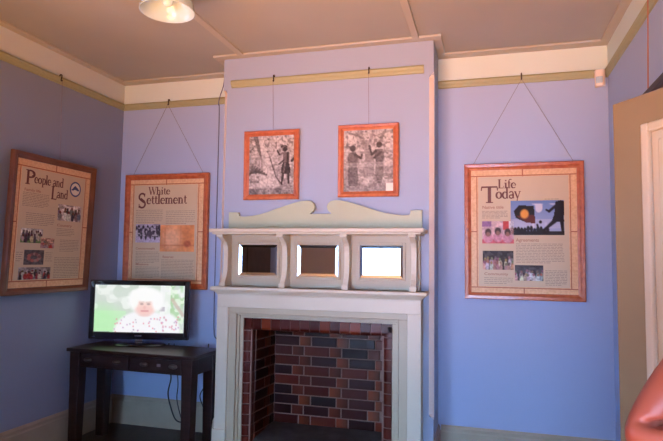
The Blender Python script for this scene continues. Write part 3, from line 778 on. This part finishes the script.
# soldier course over the opening (bullnosed lower edge)
nsol = 15; wS = (OX1 - OX0 - .01) / nsol
for q in range(nsol):
    c = fin([(.075, .018, .012), (.055, .015, .012), (.17, .045, .016)][[0, 1, 2, 0, 1, 0, 0, 1, 2, 0, 2, 2, 1, 0, 1][q] % 3])
    x0 = OX0 + .005 + q * wS + .003; x1 = x0 + wS - .006; rr = .03
    pr = [(FF, 1.0515), (FF, .962 + rr)] + [(FF + rr - rr * math.cos(t), .962 + rr - rr * math.sin(t)) for t in [math.pi / 2 * s / 5 for s in range(6)]] + [(-.42, .962), (-.42, 1.042), (-.44, 1.0515)]
    A = [bricks.verts.new((x0, *p)) for p in pr]; B = [bricks.verts.new((x1, *p)) for p in pr]
    for i in range(len(pr)):
        f = bricks.faces.new((A[i], A[(i + 1) % len(pr)], B[(i + 1) % len(pr)], B[i]))
        for l in f.loops: l[lay] = (*c, 1)
    for ring in (A[::-1], B):
        f = bricks.faces.new(ring)
        for l in f.loops: l[lay] = (*c, 1)
obj('brick_lining', F_(bricks), M['brick'], fp)
bm = BM()
bx(bm, QX0 - .05, QX1 + .08, YB, YB + .05, 0, 1.05)
prism(bm, [(FX0 - .002, FF + .012), (FX0 - .002, FF + .06), (QX0 - .002, YB), (QX0 - .09, YB), (OX0 + .004, FF + .06), (OX0 + .004, FF + .012)], 0, 1.0, 'z')
prism(bm, [(FX1 + .002, FF + .012), (FX1 + .002, FF + .06), (QX1 + .002, YB), (QX1 + .09, YB), (OX1 - .004, FF + .06), (OX1 - .004, FF + .012)], 0, 1.0, 'z')
bx(bm, OX0 + .004, OX1 - .004, FF + .01, -.43, .975, 1.042)
bx(bm, OX0 + .004, OX1 - .004, -.43, YB, 1.036, 1.042)
obj('mortar', F_(bm), M['mortar'], fp)
bm = BM(); prism(bm, [(FF + .03, 0), (FF + .03, .10), (FF + .07, .14), (YB - .01, HB), (YB - .01, 0)], FX0 + .002, FX1 - .04, 'x'); obj('hearth_slab', F_(bm), M['soot'], fp, bevel=.01)

# ------------------------------------------------------------------ table, television, cables
tb = thing('side_table', 'dark mahogany table with drawers and square legs in the corner under the television', 'table', (-.582, -.500, 0), (0, 0, math.radians(-1.5)))
TW, TD, TZ = 1.155, .44, .775
hwid, hd = TW / 2, TD / 2
box('table_top', (-hwid, hwid, -hd, hd, TZ - .028, TZ), M['wood'], tb, .006)
bm = BM(); ai = .03
bx(bm, -hwid + ai, hwid - ai, -hd + ai + .012, -hd + ai + .03, TZ - .150, TZ - .028); bx(bm, -hwid + ai, hwid - ai, hd - ai - .02, hd - ai, TZ - .150, TZ - .028)
bx(bm, -hwid + ai, -hwid + ai + .02, -hd + ai, hd - ai, TZ - .150, TZ - .028); bx(bm, hwid - ai - .02, hwid - ai, -hd + ai, hd - ai, TZ - .150, TZ - .028)
obj('apron', bm, M['wood'], tb)
lw = .092
for sx in (-1, 1):
    for sy in (-1, 1):
        bm = BM(); cxl, cyl = sx * (hwid - .022 - lw / 2), sy * (hd - .018 - lw / 2)
        a, b = lw / 2, lw / 2 * .82
        A = [bm.verts.new((cxl + p * a, cyl + q * a, TZ - .028)) for p, q in ((-1, -1), (1, -1), (1, 1), (-1, 1))]; B = [bm.verts.new((cxl + p * b, cyl + q * b, 0)) for p, q in ((-1, -1), (1, -1), (1, 1), (-1, 1))]
        bm.faces.new(A); bm.faces.new(B[::-1])
        for k in range(4): bm.faces.new((A[k], B[k], B[(k + 1) % 4], A[(k + 1) % 4]))
        obj('leg', bm, M['wood'], tb, bevel=.005)
def cup_pull(parent, x, y, z):
    bm = BM(); n = 10
    for i in range(n + 1):
        pass
    lathe(bm, [(.002, .016), (.018, .013), (.028, .004), (.030, 0)], 20)
    bmesh.ops.rotate(bm, matrix=Matrix.Rotation(math.pi / 2, 3, 'X'), verts=bm.verts)
    bmesh.ops.scale(bm, vec=(1.25, 1.3, .6), verts=bm.verts); bmesh.ops.translate(bm, vec=(x, y, z), verts=bm.verts)
    obj('pull', bm, M['pull'], parent, smooth=True)
yf = -hd + ai - .006
for x0, x1, px in ((-hwid + .12, -.006, (-.385, -.115)), (.006, hwid - .12, (.135, .39))):
    bm = BM(); bx(bm, x0, x1, yf, yf + .017, TZ - .138, TZ - .040); dr = obj('drawer', bm, M['wood'], tb, bevel=.004)
    for p in px: cup_pull(dr, p, yf, TZ - .086)
    if x0 > 0:
        bm = BM(); tube(bm, [(.27, yf, TZ - .080), (.27, yf - .02, TZ - .080)], .006, 10); bx(bm, .264, .297, yf - .024, yf - .019, TZ - .090, TZ - .068)
        k = obj('key', bm, M['chrome'], dr); k['label'] = 'bright steel key in the drawer lock'

tv = thing('television', 'black flat screen television showing a white-haired woman, standing on the dark table', 'television', (-.759, -.335, TZ), (0, 0, .243))
w2, z0, h = .423, .040, .492
bm = BM()
def ring(bm, x0, x1, za, zb_, bw, bb, y0, y1):
    bx(bm, x0, x0 + bw, y0, y1, za, zb_); bx(bm, x1 - bw, x1, y0, y1, za, zb_); bx(bm, x0 + bw, x1 - bw, y0, y1, zb_ - bw, zb_); bx(bm, x0 + bw, x1 - bw, y0, y1, za, za + bb)
ring(bm, -w2, w2, z0, z0 + h, .040, .058, -.022, .02)
obj('bezel', bm, M['black'], tv, bevel=.004)
bm = BM(); prism(bm, [(.02, z0 + .005), (.02, z0 + h - .005), (.05, z0 + h - .05), (.07, z0 + h * .6), (.07, z0 + .08), (.04, z0 + .01)], -w2 + .02, w2 - .02, 'x')
bx(bm, -w2 + .02, w2 - .02, -.012, .022, z0 + .01, z0 + h - .01)
obj('case', bm, M['mblack'], tv, bevel=.006)
def screen_pic():
    p = Pic(150, 86, (.66, .74, .66))
    p.blot(13, .5, (.92, .96, .92), 61, .8); p.blot(7, .56, (.70, .76, .70), 62, .5)
    p.rect(0, .55, .35, 1, (.62, .93, .58), .55); p.ell(.05, .85, .28, .38, (.50, .90, .47), .8, .8)
    p.blot(9, .45, (.42, .68, .36), 63, .8, (.78, 0, 1, 1)); p.blot(5, .58, (.85, .95, .80), 64, .8, (.78, 0, 1, 1)); p.seg(.86, .3, .98, .62, .018, (.62, .52, .44), .8)
    p.rect(.73, .0, .84, .75, (.96, .97, .97), .75); p.rect(.72, .45, .78, .55, (.42, .36, .45), .7)
    p.ell(.56, .33, .185, .27, (1, 1, 1), .3)                        # white hair
    p.ell(.56, .98, .33, .44, (.96, .95, .98), .12); p.ell(.82, .95, .13, .36, (.95, .95, .97), .2)   # blouse
    p.ell(.565, .43, .115, .215, (.98, .72, .66), .35)               # face
    p.ell(.56, .54, .10, .10, (.93, .60, .58), .6, .6)
    p.ell(.575, .22, .175, .14, (1, 1, .99), .5); p.ell(.70, .36, .06, .18, (1, 1, 1), .5); p.ell(.45, .32, .04, .16, (1, 1, .98), .5)
    for u in (.525, .60): p.ell(u, .40, .020, .022, (.50, .34, .34), .7, .85); p.seg(u - .025, .365, u + .022, .36, .007, (.74, .54, .5), .7)
    p.ell(.558, .475, .016, .035, (.88, .52, .48), .8, .7); p.seg(.525, .545, .595, .543, .009, (.72, .26, .30), .85); p.ell(.56, .63, .06, .03, (.90, .60, .58), .6, .6)
    r = random.Random(5)
    for i in range(46):
        u, v = r.uniform(.22, .95), r.uniform(.66, 1.0)
        p.ell(u, v, .009, .018, r.choice([(.80, .25, .35), (.60, .35, .60), (.55, .50, .60)]), .5, .75)
    for i in range(14): p.ell(r.uniform(.68, .92), r.uniform(.62, .95), .010, .02, (.70, .32, .45), .5, .7)
    p.rect(0, .975, .18, 1, (.25, .3, .25), .8)
    return p
pic_obj('screen', screen_pic(), -w2 + .038, w2 - .038, z0 + .056, z0 + h - .038, -.014, M['screen'], tv)
bm = BM(); 
prism(bm, [(-.035, .018), (.035, .018), (.03, z0 + .02), (-.03, z0 + .02)], .0, .03, 'y'); obj('stand_neck', bm, M['chrome'], tv, bevel=.004)
bm = BM(); lathe(bm, [(.215, 0), (.22, .006), (.20, .014), (.06, .020)], 40)
bmesh.ops.scale(bm, vec=(1, .58, 1), verts=bm.verts); bmesh.ops.translate(bm, vec=(.03, -.05, 0), verts=bm.verts); obj('stand_base', bm, M['black'], tv, smooth=False)
bm = BM(); bx(bm, .02, .12, -.15, -.125, .0125, .0155); bmesh.ops.translate(bm, vec=(-.06, .0, 0.0005), verts=bm.verts); obj('badge', bm, M['chrome'], tv)
bm = BM(); bx(bm, -.03, .03, -.0235, -.022, z0 + .026, z0 + .034); obj('maker_mark', bm, M['chrome'], tv)
bm = BM(); bx(bm, -w2 + .03, -w2 + .055, -.0235, -.022, z0 + .016, z0 + .021); lt = obj('power_light', bm, M['navy'], tv); lt['label'] = 'small blue power light'

def cable(name, label, pts, r, m, group=None):
    bm = BM(); tube(bm, spline(pts, 10), r, 8); o = obj(name, bm, m, smooth=True); return tag(o, label, 'cable', group)
cable('power_cable', 'black power cable looping down behind the table to a loose bend near the floor', [(-.56, -.19, .77), (-.57, -.17, .66), (-.576, -.15, .571), (-.553, -.15, .471), (-.577, -.15, .342), (-.543, -.15, .219), (-.491, -.15, .123), (-.414, -.15, .114), (-.36, -.14, .16)], .006, M['cable'])
cable('power_cable', 'thin black cable hanging straight down beside the loose loop under the table', [(-.51, -.19, .77), (-.498, -.15, .559), (-.483, -.15, .417), (-.488, -.15, .291), (-.443, -.14, .128), (-.40, -.12, .02), (-.33, -.10, .006)], .0045, M['cable'])
cable('power_cable', 'black cable curving down to the floor past the right rear table leg', [(-.235, -.09, .77), (-.245, -.10, .65), (-.248, -.10, .533), (-.254, -.10, .423), (-.298, -.10, .328), (-.256, -.10, .214), (-.233, -.10, .092), (-.22, -.09, .006)], .005, M['cable'])
cable('aerial_cable', 'thin blue-painted aerial cable running down the back wall beside the chimney breast', [(-.20, -.006, 3.13), (-.205, -.020, 3.04), (-.225, -.036, 2.95), (-.24, -.03, 2.88), (-.242, -.008, 2.80), (-.240, -.006, 2.0), (-.238, -.006, 1.05), (-.232, -.007, .86), (-.215, -.02, .82), (-.19, -.022, .79), (-.18, -.023, .70), (-.19, -.023, .45), (-.175, -.024, .22)], .004, M['bcable'])

# ------------------------------------------------------------------ detector, lamp
ms = thing('motion_detector', 'small white motion detector mounted in the top right corner of the room', 'motion detector', (2.888, -.032, 2.808), (0, 0, math.radians(-18)))
bm = BM(); prism(bm, [(-.036, .0), (-.036, -.022), (-.024, -.045), (.024, -.045), (.036, -.022), (.036, .0)], 0, .125, 'z'); obj('housing', bm, M['white'], ms, bevel=.006)
bm = BM(); prism(bm, [(-.024, -.044), (-.018, -.050), (.018, -.050), (.024, -.044)], .02, .07, 'z'); obj('lens', bm, M['enamel'], ms, bevel=.003)
bm = BM(); bx(bm, -.02, .02, 0, .022, .03, .10); obj('mounting', bm, M['white'], ms)

lp = thing('pendant_lamp', 'white enamel ceiling lamp shade hanging at the top of the room', 'lamp', (.425, -1.90, ZC))
bm = BM()
outer = [(.020, -.155), (.045, -.165), (.06, -.185), (.085, -.205), (.115, -.24), (.136, -.285), (.143, -.325), (.146, -.330)]
inner = [(.141, -.329), (.132, -.287), (.111, -.245), (.082, -.212), (.05, -.195), (.015, -.19)]
lathe(bm, outer + inner, 48, cap=True); obj('lamp_shade', bm, M['enamel'], lp, smooth=True)
bm = BM(); lathe(bm, [(.055, 0), (.055, -.012), (.045, -.022), (.012, -.026), (.010, -.15), (.022, -.152), (.024, -.20), (.020, -.215)], 24); obj('stem', bm, M['enamel'], lp, smooth=False)
bm = BM(); lathe(bm, [(.012, -.215), (.016, -.225), (.026, -.245), (.030, -.265), (.026, -.287), (.014, -.298), (.002, -.300)], 24); obj('bulb', bm, M['bulb'], lp, smooth=True)

# ------------------------------------------------------------------ person at the right edge (only a bent bare arm reaches into the photograph)
def skin_obj(name, verts, edges, radii, m, parent=None, sub=2):
    me = bpy.data.meshes.new(name); me.from_pydata(verts, edges, []); o = bpy.data.objects.new(name, me); COL.objects.link(o)
    me.materials.append(m); sk = o.modifiers.new('skin', 'SKIN'); sk.use_smooth_shade = True
    for v, r in zip(me.skin_vertices[0].data, radii): v.radius = r if isinstance(r, tuple) else (r, r)
    me.skin_vertices[0].data[0].use_root = True
    s = o.modifiers.new('sub', 'SUBSURF'); s.levels = sub; s.render_levels = sub
    if parent: o.parent = parent
    return o
class Sk:
    def __init__(s): s.v, s.e, s.r = [], [], []
    def add(s, p, r, prev=None):
        s.v.append(tuple(p)); s.r.append(r)
        if prev is not None: s.e.append((prev, len(s.v) - 1))
        return len(s.v) - 1
    def chain(s, prev, pts):
        for p, r in pts: prev = s.add(p, r, prev)
        return prev
PX, PY = 2.685, -3.36
pr = thing('person', 'person standing at the right edge, bare tanned arm bent at the elbow', 'person', (PX, PY, 0))
def P(x, y, z): return (x - PX, y - PY, z)
ELB = Vector((2.322, -3.278, 1.184)); SHO = Vector((2.512, -3.240, 1.422)); WRI = Vector((2.565, -3.40, 1.205))
b = Sk()
pel = b.add(P(2.69, -3.36, .95), (.13, .10))
wa = b.chain(pel, [(P(2.69, -3.36, 1.10), (.125, .095)), (P(2.69, -3.36, 1.25), (.14, .10)), (P(2.69, -3.355, 1.38), (.13, .095))])
nk = b.chain(wa, [(P(2.69, -3.35, 1.49), (.06, .06)), (P(2.69, -3.345, 1.55), (.052, .055)), (P(2.69, -3.335, 1.61), (.07, .085)), (P(2.69, -3.33, 1.68), (.078, .098)), (P(2.69, -3.335, 1.745), (.06, .075))])
b.add(P(2.68, -3.455, 1.63), .014, nk - 2)     # nose
def arm(sh, el, wr, hd_dir):
    s_, e_, w_ = Vector(sh), Vector(el), Vector(wr)
    q = b.chain(wa, [(P(*((s_ + Vector((2.69, -3.355, 1.38))) / 2 + Vector((0, 0, .03)))), .075), (P(*s_), .062), (P(*(s_.lerp(e_, .35))), .053), (P(*(s_.lerp(e_, .72))), .047), (P(*e_), .043),
                     (P(*(e_.lerp(w_, .22))), .045), (P(*(e_.lerp(w_, .6))), .036), (P(*w_), .026)])
    d = Vector(hd_dir).normalized(); side = d.cross(Vector((0, 0, 1))).normalized()
    palm = b.add(P(*(w_ + d * .045)), (.034, .020), q)
    up = Vector((0, 0, 1)) * .9 + d * .1
    for k, (off, L) in enumerate(((.028, .072), (.010, .082), (-.009, .077), (-.027, .060))):
        base = w_ + d * .085 + up * off
        b.chain(palm, [(P(*base), .0095), (P(*(base + d * L * .5 + side * .006)), .0085), (P(*(base + d * L + side * .022)), .007)])
    tb_ = w_ + d * .04 + up * .035
    b.chain(palm, [(P(*tb_), .011), (P(*(tb_ + d * .035 + up * .022)), .009)])
arm(SHO, ELB, WRI, (.9, -.25, .12))
arm((2.865, -3.43, 1.43), (2.885, -3.46, 1.14), (2.86, -3.36, .93), (-.1, .25, -1))
for sx in (-1, 1):
    x = 2.69 + sx * .09
    b.chain(pel, [(P(x, -3.36, .86), .085), (P(x, -3.355, .5), .055), (P(x, -3.37, .3), .05), (P(x, -3.36, .09), .036), (P(x, -3.41, .04), .034), (P(x, -3.54, .035), .03)])
body = skin_obj('body', b.v, b.e, b.r, M['skin'], pr, sub=4)
# bake the skin into a plain mesh and press the fold of the bent elbow into it
bpy.context.view_layer.update()
dg = bpy.context.evaluated_depsgraph_get(); baked = bpy.data.meshes.new_from_object(body.evaluated_get(dg))
body.modifiers.clear(); body.data = baked; baked.materials.clear(); baked.materials.append(M['skin'])
A_, B_ = Vector(P(2.319, -3.331, 1.231)), Vector(P(2.400, -3.308, 1.222)); view = Vector((-.02, 1, -.22)).normalized()
nrm = [v.normal.copy() for v in baked.vertices]
for v, n_ in zip(baked.vertices, nrm):
    if (v.co - A_).length > .2 or n_.dot(view) > .2: continue
    t = max(0, min(1, (v.co - A_).dot(B_ - A_) / (B_ - A_).length_squared)); d = v.co - (A_.lerp(B_, t)); d -= view * d.dot(view)
    k = math.exp(-(d.length / .0065) ** 2) * min(1, .35 + t * 1.6); v.co -= n_ * .013 * k
    k2 = math.exp(-((d - Vector((0, 0, -.018))).length / .014) ** 2); v.co += n_ * .004 * k2
for p_ in baked.polygons: p_.use_smooth = True
c = Sk(); c0 = c.add(P(2.69, -3.36, .93), (.152, .118)); c1 = c.chain(c0, [(P(2.69, -3.36, 1.10), (.142, .112)), (P(2.69, -3.36, 1.25), (.156, .116)), (P(2.69, -3.355, 1.38), (.142, .108)), (P(2.69, -3.35, 1.455), (.085, .075))])
skin_obj('sleeveless_top', c.v, c.e, c.r, M['shirt'], pr)
c = Sk(); c0 = c.add(P(2.69, -3.36, .97), (.145, .113))
cc = c.chain(c0, [(P(2.69, -3.36, .90), (.15, .115))])
for sx in (-1, 1):
    x = 2.69 + sx * .09
    c.chain(cc, [(P(x, -3.36, .80), .098), (P(x, -3.355, .5), .075), (P(x, -3.37, .3), .07), (P(x, -3.38, .10), .065)])
skin_obj('trousers', c.v, c.e, c.r, M['trousers'], pr)
for sx in (-1, 1):
    x = 2.69 + sx * .09
    c = Sk(); c0 = c.add(P(x, -3.35, .05), (.045, .05)); c.chain(c0, [(P(x, -3.44, .045), (.045, .043)), (P(x, -3.55, .036), (.042, .034))]); skin_obj('shoe', c.v, c.e, c.r, M['shoe'], pr)
c = Sk(); c0 = c.add(P(2.69, -3.30, 1.70), (.088, .095)); c.chain(c0, [(P(2.69, -3.335, 1.765), (.07, .085))]); c.chain(c0, [(P(2.69, -3.27, 1.62), (.07, .05)), (P(2.69, -3.26, 1.55), (.055, .035))]); skin_obj('hair', c.v, c.e, c.r, M['hair'], pr)

# ------------------------------------------------------------------ light
def area(name, loc, rot, sx, sy, power, col):
    l = bpy.data.lights.new(name, 'AREA'); l.shape = 'RECTANGLE'; l.size = sx; l.size_y = sy; l.energy = power; l.color = col
    o = bpy.data.objects.new(name, l); COL.objects.link(o); o.location = loc; o.rotation_euler = rot; return o
# daylight at the windows; the right rear one is added for frontal light
area('window_daylight_side', (XL - .5, (WL[0] + WL[1]) / 2, (WL[2] + WL[3]) / 2), (0, math.radians(-68), 0), 1.7, 1.3, 60, (.38, .60, 1.0))
for n_, w_ in (('window_daylight_rear', WRR), ('added_daylight_rear_right', WR2)):
    area(n_, ((w_[0] + w_[1]) / 2, YR - .14, (w_[2] + w_[3]) / 2), (math.radians(85.5), 0, 0), w_[1] - w_[0], w_[3] - w_[2], 46 if w_ is WRR else 34, (.36, .59, 1.0)).data.spread = math.radians(62)
# added warm fill with no fixture, thrown up at the ceiling and the tops of the walls
l = bpy.data.lights.new('added_warm_fill', 'SPOT'); l.energy = 1740; l.color = (1.0, .40, .14); l.spot_size = math.radians(102); l.spot_blend = 1.0; l.shadow_soft_size = 1.0
o = bpy.data.objects.new('added_warm_fill', l); COL.objects.link(o); o.location = (1.3, -4.7, 1.0)
o.rotation_euler = (Vector((1.3, -1.1, 5.1)) - Vector(o.location)).to_track_quat('-Z', 'Y').to_euler()

wd = bpy.data.worlds.new('sky'); S.world = wd; wd.use_nodes = True
bg = wd.node_tree.nodes['Background']; bg.inputs['Strength'].default_value = 1.0
sk = wd.node_tree.nodes.new('ShaderNodeTexSky'); sk.sky_type = 'HOSEK_WILKIE'; sk.sun_direction = (.3, -.2, .8); sk.turbidity = 4
wd.node_tree.links.new(sk.outputs['Color'], bg.inputs['Color'])

# ------------------------------------------------------------------ camera
cam = bpy.data.cameras.new('camera'); cam.sensor_width = 36; cam.lens = 549.2835 / 663 * 36; cam.clip_start = .05
co = bpy.data.objects.new('camera', cam); COL.objects.link(co)
f = Vector((-0.27105964, 0.95988827, 0.07170208)); r = Vector((0.96254262, 0.27078039, 0.01377278)); u = Vector((0.00619519, -0.07274956, 0.997331))
co.matrix_world = Matrix(((r.x, u.x, -f.x, 2.06624639), (r.y, u.y, -f.y, -4.41207645), (r.z, u.z, -f.z, 1.502822), (0, 0, 0, 1)))
S.camera = co
S.view_settings.view_transform = 'Standard'; S.view_settings.look = 'None'; S.view_settings.exposure = 0; S.view_settings.gamma = 1
